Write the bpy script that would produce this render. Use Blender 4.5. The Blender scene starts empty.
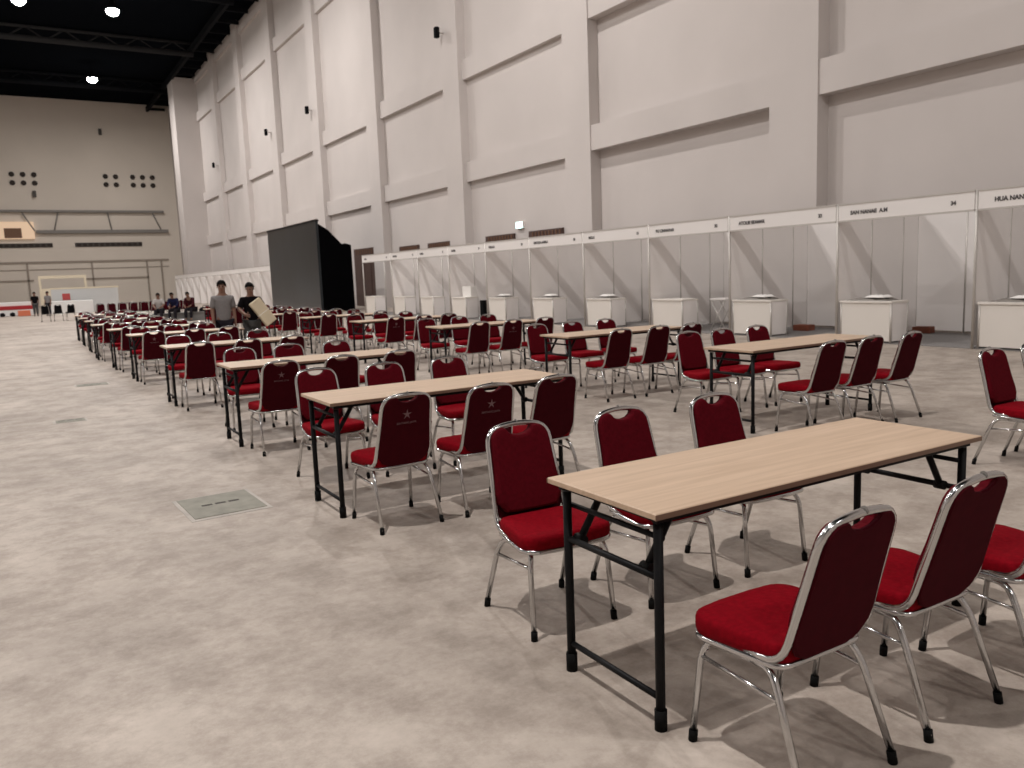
import bpy, bmesh, math, random
from mathutils import Vector, Matrix
random.seed(7)
PI = math.pi
col = bpy.context.scene.collection
scn = bpy.context.scene

# ---------------------------------------------------------------- materials
def new_mat(name):
    m = bpy.data.materials.new(name); m.use_nodes = True
    nt = m.node_tree
    return m, nt, nt.nodes['Principled BSDF']

def mat(name, c, rough=.6, metal=0., noise=0., scale=8., bump=0., emit=None, estr=0., spec=None, coords='Object'):
    m, nt, b = new_mat(name)
    b.inputs['Roughness'].default_value = rough
    b.inputs['Metallic'].default_value = metal
    b.inputs['Base Color'].default_value = (*c, 1)
    if spec is not None: b.inputs['Specular IOR Level'].default_value = spec
    if noise or bump:
        tc = nt.nodes.new('ShaderNodeTexCoord'); nz = nt.nodes.new('ShaderNodeTexNoise')
        nz.inputs['Scale'].default_value = scale; nz.inputs['Detail'].default_value = 5
        nt.links.new(tc.outputs[coords], nz.inputs['Vector'])
        if noise:
            r = nt.nodes.new('ShaderNodeValToRGB')
            r.color_ramp.elements[0].position = .3; r.color_ramp.elements[1].position = .7
            r.color_ramp.elements[0].color = (*[x * (1 - noise) for x in c], 1)
            r.color_ramp.elements[1].color = (*[min(1, x * (1 + noise)) for x in c], 1)
            nt.links.new(nz.outputs['Fac'], r.inputs['Fac']); nt.links.new(r.outputs['Color'], b.inputs['Base Color'])
        if bump:
            bp = nt.nodes.new('ShaderNodeBump'); bp.inputs['Strength'].default_value = bump; bp.inputs['Distance'].default_value = .01
            nt.links.new(nz.outputs['Fac'], bp.inputs['Height']); nt.links.new(bp.outputs['Normal'], b.inputs['Normal'])
    if emit:
        b.inputs['Emission Color'].default_value = (*emit, 1); b.inputs['Emission Strength'].default_value = estr
    return m

def floor_material():
    m, nt, b = new_mat('concrete_floor')
    tc = nt.nodes.new('ShaderNodeTexCoord')
    def noise(scale, det, sx=1, sy=1, rough=.55, dist=0.):
        mp = nt.nodes.new('ShaderNodeMapping'); mp.inputs['Scale'].default_value = (sx, sy, 1)
        n = nt.nodes.new('ShaderNodeTexNoise'); n.inputs['Scale'].default_value = scale; n.inputs['Detail'].default_value = det
        n.inputs['Roughness'].default_value = rough; n.inputs['Distortion'].default_value = dist
        nt.links.new(tc.outputs['Object'], mp.inputs['Vector']); nt.links.new(mp.outputs['Vector'], n.inputs['Vector'])
        return n.outputs['Fac']
    def ramp(f, p0, c0, p1, c1):
        r = nt.nodes.new('ShaderNodeValToRGB'); e = r.color_ramp.elements
        e[0].position = p0; e[0].color = (*c0, 1); e[1].position = p1; e[1].color = (*c1, 1)
        nt.links.new(f, r.inputs['Fac']); return r.outputs['Color']
    def mix(a, c, kind, fac):
        x = nt.nodes.new('ShaderNodeMix'); x.data_type = 'RGBA'; x.blend_type = kind
        x.inputs['Factor'].default_value = fac
        nt.links.new(a, x.inputs['A']); nt.links.new(c, x.inputs['B']); return x.outputs['Result']
    base = ramp(noise(.75, 10, 1, 1, .74, .0), .34, (.325, .280, .243), .66, (.515, .454, .400))
    st = ramp(noise(3.2, 10, 1, 1, .76, .0), .40, (.66, .63, .61), .56, (1.03, 1.03, 1.03))
    fine = ramp(noise(22, 5, 1, 1, .7), .3, (.90, .89, .88), .7, (1.04, 1.04, 1.04))
    streak = ramp(noise(.35, 7, 1, .7, .7, .0), .36, (.80, .78, .76), .6, (1.05, 1.05, 1.05))
    spots = ramp(noise(7.5, 6, 1, 1, .75), .24, (.55, .52, .50), .34, (1, 1, 1))
    c = mix(base, st, 'MULTIPLY', .72); c = mix(c, spots, 'MULTIPLY', .6); c = mix(c, fine, 'MULTIPLY', .8); c = mix(c, streak, 'MULTIPLY', .7)
    nt.links.new(c, b.inputs['Base Color'])
    b.inputs['Roughness'].default_value = .62
    b.inputs['Specular IOR Level'].default_value = .35
    bp = nt.nodes.new('ShaderNodeBump'); bp.inputs['Strength'].default_value = .12; bp.inputs['Distance'].default_value = .01
    nt.links.new(noise(14, 6), bp.inputs['Height']); nt.links.new(bp.outputs['Normal'], b.inputs['Normal'])
    return m

def wood_material():
    m, nt, b = new_mat('light_beech_laminate')
    tc = nt.nodes.new('ShaderNodeTexCoord'); mp = nt.nodes.new('ShaderNodeMapping')
    mp.inputs['Scale'].default_value = (.9, 14, 14)
    n = nt.nodes.new('ShaderNodeTexNoise'); n.inputs['Scale'].default_value = 2.2; n.inputs['Detail'].default_value = 6; n.inputs['Distortion'].default_value = .8
    r = nt.nodes.new('ShaderNodeValToRGB'); e = r.color_ramp.elements
    e[0].position = .3; e[0].color = (.47, .335, .23, 1); e[1].position = .7; e[1].color = (.58, .43, .31, 1)
    nt.links.new(tc.outputs['Object'], mp.inputs['Vector']); nt.links.new(mp.outputs['Vector'], n.inputs['Vector'])
    nt.links.new(n.outputs['Fac'], r.inputs['Fac']); nt.links.new(r.outputs['Color'], b.inputs['Base Color'])
    b.inputs['Roughness'].default_value = .42
    return m

M = {}
M['floor'] = floor_material()
M['wood'] = wood_material()
M['wood_edge'] = mat('brown_edge_band', (.20, .125, .085), .5)
M['wall'] = mat('painted_wall', (.595, .552, .53), .9, noise=.04, scale=.35, spec=.1)
M['wall_far'] = mat('painted_far_wall', (.70, .635, .56), .9, noise=.04, scale=.2, spec=.1)
M['ceiling'] = mat('black_ceiling', (.005, .006, .008), .95, spec=0.)
M['steel_dark'] = mat('dark_roof_steel', (.009, .010, .012), .8, spec=.05)
M['steel_grey'] = mat('grey_steel', (.035, .035, .036), .8, spec=.05)
M['rail_grey'] = mat('grey_rail_paint', (.22, .205, .19), .7)
M['line'] = mat('brownish_line', (.33, .28, .235), .8)
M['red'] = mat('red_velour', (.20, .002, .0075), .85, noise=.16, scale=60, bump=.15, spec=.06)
M['red_back'] = mat('shaded_red_velour', (.078, .0022, .006), .85, noise=.16, scale=60, bump=.12, spec=.06)  # darker copy of the seat velour, the backrest's shade put into its colour
M['shaded_maroon'] = mat('shaded_maroon_fabric', (.045, .0022, .0055), .8, noise=.1, scale=30, spec=.06)  # same chair fabric, shade on the rear panel painted in as darker maroon
M['chrome'] = mat('chrome_tube', (.60, .60, .60), .17, 1.)
M['rubber'] = mat('black_rubber', (.006, .006, .006), .8, spec=.1)
M['black_steel'] = mat('black_powder_coat', (.006, .006, .007), .5, spec=.15)
M['print'] = mat('silver_print', (.17, .085, .09), .5)
M['panel'] = mat('white_laminate_panel', (.80, .765, .745), .6, noise=.03, scale=.8)
M['panel_front'] = mat('cream_laminate', (.74, .70, .65), .5, noise=.02, scale=1.)
M['alu'] = mat('aluminium_profile', (.55, .52, .49), .45, .35)
M['fascia'] = mat('white_fascia', (.80, .77, .75), .5)
M['letter'] = mat('black_lettering', (.07, .065, .065), .7)
M['carpet'] = mat('grey_carpet', (.21, .20, .195), .95, noise=.12, scale=30)
M['paper'] = mat('white_paper', (.85, .83, .80), .6)
M['plastic_grey'] = mat('grey_brown_wrap', (.22, .20, .18), .5)
M['brick_red'] = mat('red_brown_carton', (.22, .065, .035), .8, noise=.1, scale=10)
M['door_brown'] = mat('brown_door', (.075, .040, .032), .55, noise=.1, scale=3)
M['slot'] = mat('dark_slot', (.03, .022, .018), .8)
M['louvre'] = mat('louvre_grey', (.075, .068, .060), .7)
M['sign'] = mat('lit_exit_face', (.6, .9, .85), .5, emit=(.55, 1., .92), estr=4.)
M['lamp'] = mat('lit_lamp_glass', (1, 1, 1), .4, emit=(1., .97, .92), estr=60.)
M['screen'] = mat('glossy_dark_screen', (.014, .018, .022), .28, noise=.3, scale=.5, spec=.35)
M['drape'] = mat('black_drape', (.0025, .0025, .003), .95, spec=0.)
M['hatch'] = mat('grey_green_hatch', (.215, .205, .168), .7, noise=.18, scale=9)
M['grout'] = mat('pale_grout', (.40, .365, .33), .85, noise=.15, scale=5)
M['skin'] = mat('brown_skin', (.20, .105, .072), .55)
M['hair'] = mat('black_hair', (.006, .005, .005), .8, spec=.05)
M['grey_shirt'] = mat('grey_shirt', (.20, .19, .19), .85, spec=.05, noise=.08, scale=40)
M['black_shirt'] = mat('black_shirt', (.006, .005, .006), .85, spec=.05)
M['trousers'] = mat('dark_trousers', (.018, .016, .020), .85, spec=.05)
M['grey_trousers'] = mat('grey_trousers', (.07, .07, .07), .85, spec=.05)
M['white_shirt'] = mat('pale_shirt', (.38, .36, .35), .85)
M['navy'] = mat('navy_jacket', (.015, .016, .045), .8, spec=.05)
M['maroon_shirt'] = mat('dark_maroon_shirt', (.05, .012, .016), .8, spec=.05)
M['cream'] = mat('cream_board', (.62, .53, .38), .7, noise=.06, scale=6)
M['grey_bench'] = mat('grey_bench_paint', (.17, .165, .16), .7)
M['black_fabric'] = mat('black_fabric', (.006, .006, .007), .8, spec=.05)
M['red_cloth'] = mat('red_cloth', (.34, .02, .025), .8)
M['orange'] = mat('orange_plastic', (.60, .16, .08), .6)
M['white_cloth'] = mat('white_cloth', (.72, .72, .71), .8)
M['blue_white'] = mat('pale_board', (.52, .53, .53), .6)
M['cream_frame'] = mat('cream_frame', (.66, .58, .44), .7)
M['red_logo'] = mat('red_square', (.42, .06, .06), .7)
M['lit_room'] = mat('lit_room_wall', (.75, .55, .38), .7, emit=(1., .72, .5), estr=.35)
M['wood_brown'] = mat('brown_wood', (.17, .085, .045), .6)
M['shoe'] = mat('black_shoe', (.01, .01, .01), .5)

# ---------------------------------------------------------------- mesh helpers
def box(bm, x0, x1, y0, y1, z0, z1, mi=0):
    v = [bm.verts.new(p) for p in ((x0,y0,z0),(x1,y0,z0),(x1,y1,z0),(x0,y1,z0),(x0,y0,z1),(x1,y0,z1),(x1,y1,z1),(x0,y1,z1))]
    for q in ((0,3,2,1),(4,5,6,7),(0,1,5,4),(1,2,6,5),(2,3,7,6),(3,0,4,7)):
        bm.faces.new([v[i] for i in q]).material_index = mi

def bevel_all(bm, w, seg=2):
    bmesh.ops.bevel(bm, geom=list(bm.edges), offset=w, segments=seg, affect='EDGES', profile=.5)

def prism(bm, poly, axis, a0, a1):
    """extrude a 2-D polygon along an axis ('x','y','z')"""
    def P(p, t):
        return {'x': (t, p[0], p[1]), 'y': (p[0], t, p[1]), 'z': (p[0], p[1], t)}[axis]
    A = [bm.verts.new(P(p, a0)) for p in poly]; B = [bm.verts.new(P(p, a1)) for p in poly]
    n = len(poly)
    bm.faces.new(A); bm.faces.new(list(reversed(B)))
    for i in range(n):
        bm.faces.new([A[i], B[i], B[(i + 1) % n], A[(i + 1) % n]])

def fillet(pts, r, n=4):
    pts = [Vector(p) for p in pts]; out = [pts[0]]
    for i in range(1, len(pts) - 1):
        a, b, c = pts[i-1], pts[i], pts[i+1]
        u = (a - b); w = (c - b); rr = min(r, u.length * .49, w.length * .49)
        p, q = b + u.normalized() * rr, b + w.normalized() * rr
        for k in range(n + 1):
            t = k / n
            out.append(p * (1-t)**2 + b * 2*t*(1-t) + q * t*t)
    out.append(pts[-1]); return out

def tube(bm, pts, r, seg=8, closed=False, r_end=None):
    pts = [Vector(p) for p in pts]; n = len(pts)
    tang = []
    for i in range(n):
        if closed: t = pts[(i+1) % n] - pts[i-1]
        else: t = pts[min(i+1, n-1)] - pts[max(i-1, 0)]
        tang.append(t.normalized())
    nrm = tang[0].orthogonal().normalized(); rings = []
    for i in range(n):
        if i:
            nrm = (nrm - tang[i] * nrm.dot(tang[i]))
            if nrm.length < 1e-6: nrm = tang[i].orthogonal()
            nrm.normalize()
        bn = tang[i].cross(nrm)
        rad = r if r_end is None else r + (r_end - r) * i / (n - 1)
        rings.append([bm.verts.new(pts[i] + (nrm * math.cos(2*PI*k/seg) + bn * math.sin(2*PI*k/seg)) * rad) for k in range(seg)])
    for i in range(n if closed else n - 1):
        A, B = rings[i], rings[(i+1) % n]
        for k in range(seg):
            f = bm.faces.new([A[k], A[(k+1) % seg], B[(k+1) % seg], B[k]]); f.smooth = True
    if not closed:
        bm.faces.new(list(reversed(rings[0]))); bm.faces.new(rings[-1])

def obj(name, bm, m, parent=None, smooth=False, loc=None):
    bmesh.ops.recalc_face_normals(bm, faces=bm.faces)
    me = bpy.data.meshes.new(name); bm.to_mesh(me); bm.free()
    for k in (m if isinstance(m, (list, tuple)) else [m]): me.materials.append(k)
    if smooth:
        for p in me.polygons: p.use_smooth = True
    o = bpy.data.objects.new(name, me); col.objects.link(o)
    if parent: o.parent = parent
    if loc: o.location = loc
    return o

def tag(o, label=None, cat=None, group=None, kind=None):
    for k, v in (('label', label), ('category', cat), ('group', group), ('kind', kind)):
        if v: o[k] = v
    return o

def empty(name, loc=(0,0,0), rz=0., label=None, cat=None, group=None):
    o = bpy.data.objects.new(name, None); col.objects.link(o); o.empty_display_size = .1
    o.location = loc; o.rotation_euler = (0, 0, rz)
    return tag(o, label, cat, group)

def copy_tree(o, parent=None):
    c = o.copy(); col.objects.link(c)
    if parent: c.parent = parent
    for ch in list(o.children): copy_tree(ch, c)
    return c

def struct(name, bm, m):
    return tag(obj(name, bm, m), kind='structure')

def bx(x0, x1, y0, y1, z0, z1, bev=0.):
    bm = bmesh.new(); box(bm, x0, x1, y0, y1, z0, z1)
    if bev: bevel_all(bm, bev)
    return bm

def text_mesh(name, s, size, m, parent, loc, rot, align='LEFT', depth=.002, bold=0.):
    cu = bpy.data.curves.new(name, 'FONT'); cu.offset = bold; cu.body = s; cu.size = size; cu.align_x = align; cu.extrude = depth
    t = bpy.data.objects.new(name, cu); col.objects.link(t)
    bpy.context.view_layer.update()
    me = bpy.data.meshes.new_from_object(t.evaluated_get(bpy.context.evaluated_depsgraph_get()))
    bpy.data.objects.remove(t); bpy.data.curves.remove(cu)
    me.materials.clear(); me.materials.append(m); me.name = name
    o = bpy.data.objects.new(name, me); col.objects.link(o); o.parent = parent
    o.location = loc; o.rotation_euler = rot
    return o

ORD = ['first', 'second', 'third', 'fourth', 'fifth', 'sixth', 'seventh', 'eighth', 'ninth', 'tenth', 'eleventh', 'twelfth', 'thirteenth', 'fourteenth']

# ---------------------------------------------------------------- hall shell
XW, YF, ZC, XL, YB = 15.0, 98.0, 21.4, -26.0, -24.0
RC = .40                                   # recess depth of the wall panels
bm = bmesh.new(); box(bm, XL - .3, XW + RC + .3, YB - .3, YF + .3, -.3, 0); struct('floor', bm, M['floor'])
bm = bmesh.new(); box(bm, XL - .3, XW + RC + .3, YB - .3, YF + .3, ZC, ZC + .3); struct('ceiling', bm, M['ceiling'])
bm = bmesh.new(); box(bm, XW + RC, XW + RC + .3, YB, YF, 0, ZC); struct('wall_right', bm, M['wall'])
bm = bmesh.new(); box(bm, XL - .3, XL, YB, YF, 0, ZC); struct('wall_left', bm, M['wall'])
bm = bmesh.new(); box(bm, XL, XW + RC, YF, YF + .3, 0, ZC); struct('wall_far', bm, M['wall_far'])
bm = bmesh.new(); box(bm, XL, XW + RC, YB - .3, YB, 0, ZC); struct('wall_back', bm, M['wall'])

trim_n = [0]
def trim(bm, m):
    trim_n[0] += 1
    return struct('trim_%d' % trim_n[0], bm, m)

pil = [12.0 + 8.85 * k for k in range(-4, 10)]
pw = .72
for y in pil:                               # wall pilasters
    if abs(y - 82.8) < .1: continue
    bm = bmesh.new(); box(bm, XW, XW + RC, y - pw, y + pw, 0, ZC); trim(bm, M['wall'])
bm = bmesh.new(); box(bm, 13.25, XW + RC, 82.0, 84.6, 0, 20.9); trim(bm, M['wall'])   # deep column near the far corner
for i in range(len(pil) - 1):               # ledge beams between the pilasters, sloped tops
    y0, y1 = pil[i] + pw, pil[i+1] - pw
    if abs(pil[i] - 82.8) < .1: y0 = 84.6
    if abs(pil[i+1] - 82.8) < .1: y1 = 82.0
    for z in (5.38, 9.49, 17.0, 20.4):
        bm = bmesh.new()
        fx = XW + (.04 if y0 < 21 else .20)
        prism(bm, [(fx, z), (fx, z + .80), (XW + RC, z + .83), (XW + RC, z)], 'y', y0, y1)
        trim(bm, M['wall'])

# doors behind the booths (brown, with louvred transom)
def door(n, y0, y1, z1):
    bm = bmesh.new(); box(bm, XW + RC - .10, XW + RC, y0, y1, 0, z1)
    d = struct('door_%d' % n, bm, M['door_brown'])
    bm = bmesh.new()
    k = 9
    for i in range(k):
        a = y0 + .1 + (y1 - y0 - .2) * i / k
        box(bm, XW + RC - .13, XW + RC - .10, a, a + .05, z1 - .32, z1 - .05)
    obj('transom_louvre', bm, M['wood_brown'], d)
    for s in (-.02, .02):
        bm = bmesh.new(); c = (y0 + y1) / 2
        box(bm, XW + RC - .125, XW + RC - .10, min(c + s, c + s * 45), max(c + s, c + s * 45), .02, z1 - .4)
        lf = obj('door_leaf', bm, M['door_brown'], d)
        bm = bmesh.new(); tube(bm, [(XW + RC - .16, c + s * 5, .95), (XW + RC - .16, c + s * 5, 1.2)], .012)
        obj('door_handle', bm, M['chrome'], lf)
for n, (a, b) in enumerate([(22.3, 24.5), (25.6, 27.8), (31.0, 33.3), (34.4, 36.6), (39.8, 43.0)]):
    door(n + 1, a, b, 3.05 if n < 4 else 3.2)

# exit sign, wall speakers
t = empty('exit_sign', (XW + RC, 25.15, 3.20), 0, 'small glowing pale green exit sign on the wall above the booths', 'sign')
obj('housing', bx(-.10, 0, -.24, .24, 0, .26), M['fascia'], t)
obj('lit_face', bx(-.115, -.10, -.22, .22, .02, .24), M['sign'], t)
def speaker(y, z, lab):
    t = empty('wall_speaker', (XW, y, z), 0, lab, 'speaker', 'black wall speakers high on the hall wall')
    bm = bmesh.new(); box(bm, -.42, -.22, -.11, .11, -.22, .22); bevel_all(bm, .04); obj('speaker_box', bm, M['black_fabric'], t)
    bm = bmesh.new(); tube(bm, [(0, 0, 0), (-.24, 0, 0)], .03); obj('wall_bracket', bm, M['alu'], t)
for y, z, lab in ((30.1, 11.6, 'closest small black speaker bracketed high on the pale hall wall'),
             (47.7, 11.7, 'small black speaker high on hall wall, second along from the booth end'),
             (56.9, 11.9, 'small black speaker high on hall wall, third along from the booth end'),
             (74.2, 11.9, 'small black speaker high on hall wall just before the deep column'),
             (92.3, 12.0, 'tiny black speaker high on hall wall beyond the deep column')):
    speaker(y, z, lab)

# ceiling edge girder and its stubs along the right wall
trim(bx(13.1, 13.35, YB, YF, 20.65, 21.15), M['steel_dark'])
for i in range(34):
    y = 3.0 + i * 2.86
    trim(bx(13.35, XW + .0, y, y + .22, 20.75, 21.0), M['steel_dark'])
for y in (28, 44, 57, 71.3, 86):            # roof trusses
    bm = bmesh.new()
    tube(bm, [(XL, y, 20.35), (13.2, y, 20.35)], .22, 10)
    tube(bm, [(XL, y, 21.2), (13.2, y, 21.2)], .12, 8)
    x = XL
    while x < 12:
        tube(bm, [(x, y, 20.35), (x + 1.3, y, 21.2)], .06, 6); tube(bm, [(x + 1.3, y, 21.2), (x + 2.6, y, 20.35)], .06, 6)
        x += 2.6
    trim(bm, M['steel_grey'] if y == 71.3 else M['steel_dark'])

# ---------------------------------------------------------------- far wall furniture
def far(name, x0, x1, z0, z1, m, d=.25):
    return trim(bx(x0, x1, YF - d, YF, z0, z1), m)
far('rail', XL, 13.9, 9.72, 9.95, M['rail_grey'], .5)
far('rail', 1.3, 14.2, 7.55, 7.88, M['rail_grey'], .5)
for a, b in (((.2, 9.72), (1.2, 7.8)), ((3.5, 9.72), (3.0, 7.8)), ((8.2, 9.72), (8.5, 7.8)), ((12.7, 9.72), (13.5, 7.8)), ((-3.5, 9.72), (-3.0, 7.8))):
    bm = bmesh.new(); tube(bm, [(a[0], YF - .35, a[1]), (b[0], YF - .35, b[1])], .07, 6); trim(bm, M['rail_grey'])
far('line', XL, 14.0, 4.46, 4.66, M['line'], .12)
far('line', -6, 14.0, 3.75, 3.85, M['line'], .06)
for x0, x1 in ((-2.6, .6), (5.4, 11.8)): far('line', x0, x1, 2.62, 2.78, M['line'], .12)
for x in (.15, 6.2, 11.7, 13.2): far('line', x - .09, x + .09, 0, 4.5, M['line'], .12)
def louvre(n, x0, x1):
    bm = bmesh.new(); box(bm, x0, x1, YF - .10, YF, 6.12, 6.55)
    w = struct('window_%d' % n, bm, M['slot'])
    bm = bmesh.new(); k = int((x1 - x0) / .55)
    for i in range(k): box(bm, x0 + .55 * i + .05, x0 + .55 * i + .17, YF - .16, YF - .10, 6.14, 6.53)
    obj('louvre_blades', bm, M['louvre'], w)
louvre(1, -4.6, 2.7); louvre(2, 4.8, 11.4)
# lit control-room window at the left
bm = bmesh.new(); box(bm, -5.5, 1.15, YF - .35, YF, 7.0, 8.75); w = struct('window_3', bm, M['lit_room'])
bm = bmesh.new(); box(bm, -1.55, .0, YF - .42, YF - .35, 7.1, 8.1); obj('window_pane', bm, M['wood_brown'], w)
bm = bmesh.new(); box(bm, -5.2, -2.2, YF - .42, YF - .35, 7.1, 8.1); obj('window_pane', bm, M['wood_brown'], w)
# round vent openings: clusters of dark ports
port = None
def ports(x0, n, lab):
    global port
    for i in range(n):
        for j in range(2):
            x, z = x0 + i * 1.0, 12.72 + j * .86
            if port is None:
                bm = bmesh.new()
                for yy, r in ((0, .27), (-.06, .27)):
                    pass
                tube(bm, [(0, 0, 0), (0, -.12, 0)], .26, 14)
                port = obj('round_vent', bm, M['slot']); o = port
            else:
                o = port.copy(); col.objects.link(o)
            o.location = (x, YF, z)
            tag(o, lab[j * n + i], 'vent', 'round vents in the far end wall')
def plab(cl, n):
    c = {2: ['start', 'end'], 3: ['start', 'middle', 'end']}[n]
    return ['round dark vent, %s of %s row, %s' % (c[i], r, cl) for r in ('lower', 'upper') for i in range(n)]
ports(-.3, 3, plab('group of six above the lit window', 3))
ports(8.4, 2, plab('group of four on far wall', 2))
ports(11.1, 3, plab('group of six beside the corner', 3))
for x, z, l in ((8.3, 18.2, 'small dark speaker high on far wall close under the black ceiling'), (1.55, 11.6, 'small dark speaker on far wall under the six vents over the lit window')):
    t = empty('far_wall_speaker', (x, YF, z), 0, l, 'speaker')
    bm = bmesh.new(); box(bm, -.16, .16, -.5, -.16, -.32, .32); bevel_all(bm, .05); obj('speaker_box', bm, M['louvre'], t)
    bm = bmesh.new(); tube(bm, [(0, 0, 0), (0, -.2, 0)], .04); obj('wall_bracket', bm, M['alu'], t)

# ---------------------------------------------------------------- high-bay lamps
def lamp(x, y, lab, watts, z=20.0):
    t = empty('ceiling_lamp', (x, y, z), 0, lab, 'ceiling lamp', 'round high-bay lamps under the black ceiling')
    bm = bmesh.new()
    prof = [(.10, .62), (.16, .60), (.18, .38), (.34, .22), (.42, .0), (.40, .0)]
    rings = [[bm.verts.new((r * math.cos(2*PI*k/18), r * math.sin(2*PI*k/18), h)) for k in range(18)] for r, h in prof]
    for A, B in zip(rings, rings[1:]):
        for k in range(18): bm.faces.new([A[k], A[(k+1) % 18], B[(k+1) % 18], B[k]])
    bm.faces.new(rings[0]); obj('lamp_housing', bm, M['steel_dark'], t, smooth=True)
    bm = bmesh.new(); bmesh.ops.create_uvsphere(bm, u_segments=18, v_segments=10, radius=.40)
    for v in bm.verts: v.co.z = v.co.z * .8 - .05
    obj('lamp_glass', bm, M['lamp'], t, smooth=True)
    bm = bmesh.new(); tube(bm, [(0, 0, .6), (0, 0, ZC - z)], .03); obj('suspension_rod', bm, M['steel_dark'], t)
    L = bpy.data.lights.new('high_bay', 'AREA'); L.shape = 'DISK'; L.size = .42; L.energy = watts * .285; L.color = (1., .95, .915)
    lo = bpy.data.objects.new('high_bay_light', L); col.objects.link(lo); lo.parent = t; lo.location = (0, 0, -.50)
lamp(6.48, 81.2, 'bright round lamp under the black ceiling, lower of the two seen', 6000)
lamp(6.15, 60.8, 'bright round lamp under the black ceiling, upper of the two seen', 6000)
lamp(.75, 61.5, 'pale lamp cut off by the top edge of the picture', 3000, 20.2)
hall = [(-4.5, 1.2, 7600), (6.3, 42.8, 6000), (-4.5, 22.8, 5600), (-4.5, 42.8, 4500), (-15.3, 1.2, 2600), (-15.3, 22.8, 3600), (-4.5, -16, 2600), (6.3, 20.5, 5200), (6.3, -16, 2600), (-15.3, 52.8, 4500)]
for i, (x, y, w_) in enumerate(hall):
    lamp(x, y, 'round high-bay lamp hanging overhead, out of view above the tables', w_)

# ---------------------------------------------------------------- banquet chair (faces local +Y, origin between its feet)
def tube_x(z):      # half width of the back frame centre line at height z
    return .177 - (z - .42) * .065
def back_y(z):      # lean of the back
    return -.128 - (z - .42) * .275

def back_path():
    L = [(-.184, .02, .385), (-.181, -.118, .385), (-tube_x(.52), back_y(.52), .52), (-tube_x(.80) - .004, back_y(.805), .805), (0, back_y(.83) - .003, .829)]
    R = [(-x, y, z) for x, y, z in reversed(L[:-1])]
    return fillet(L + R, .07, 5)

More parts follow.
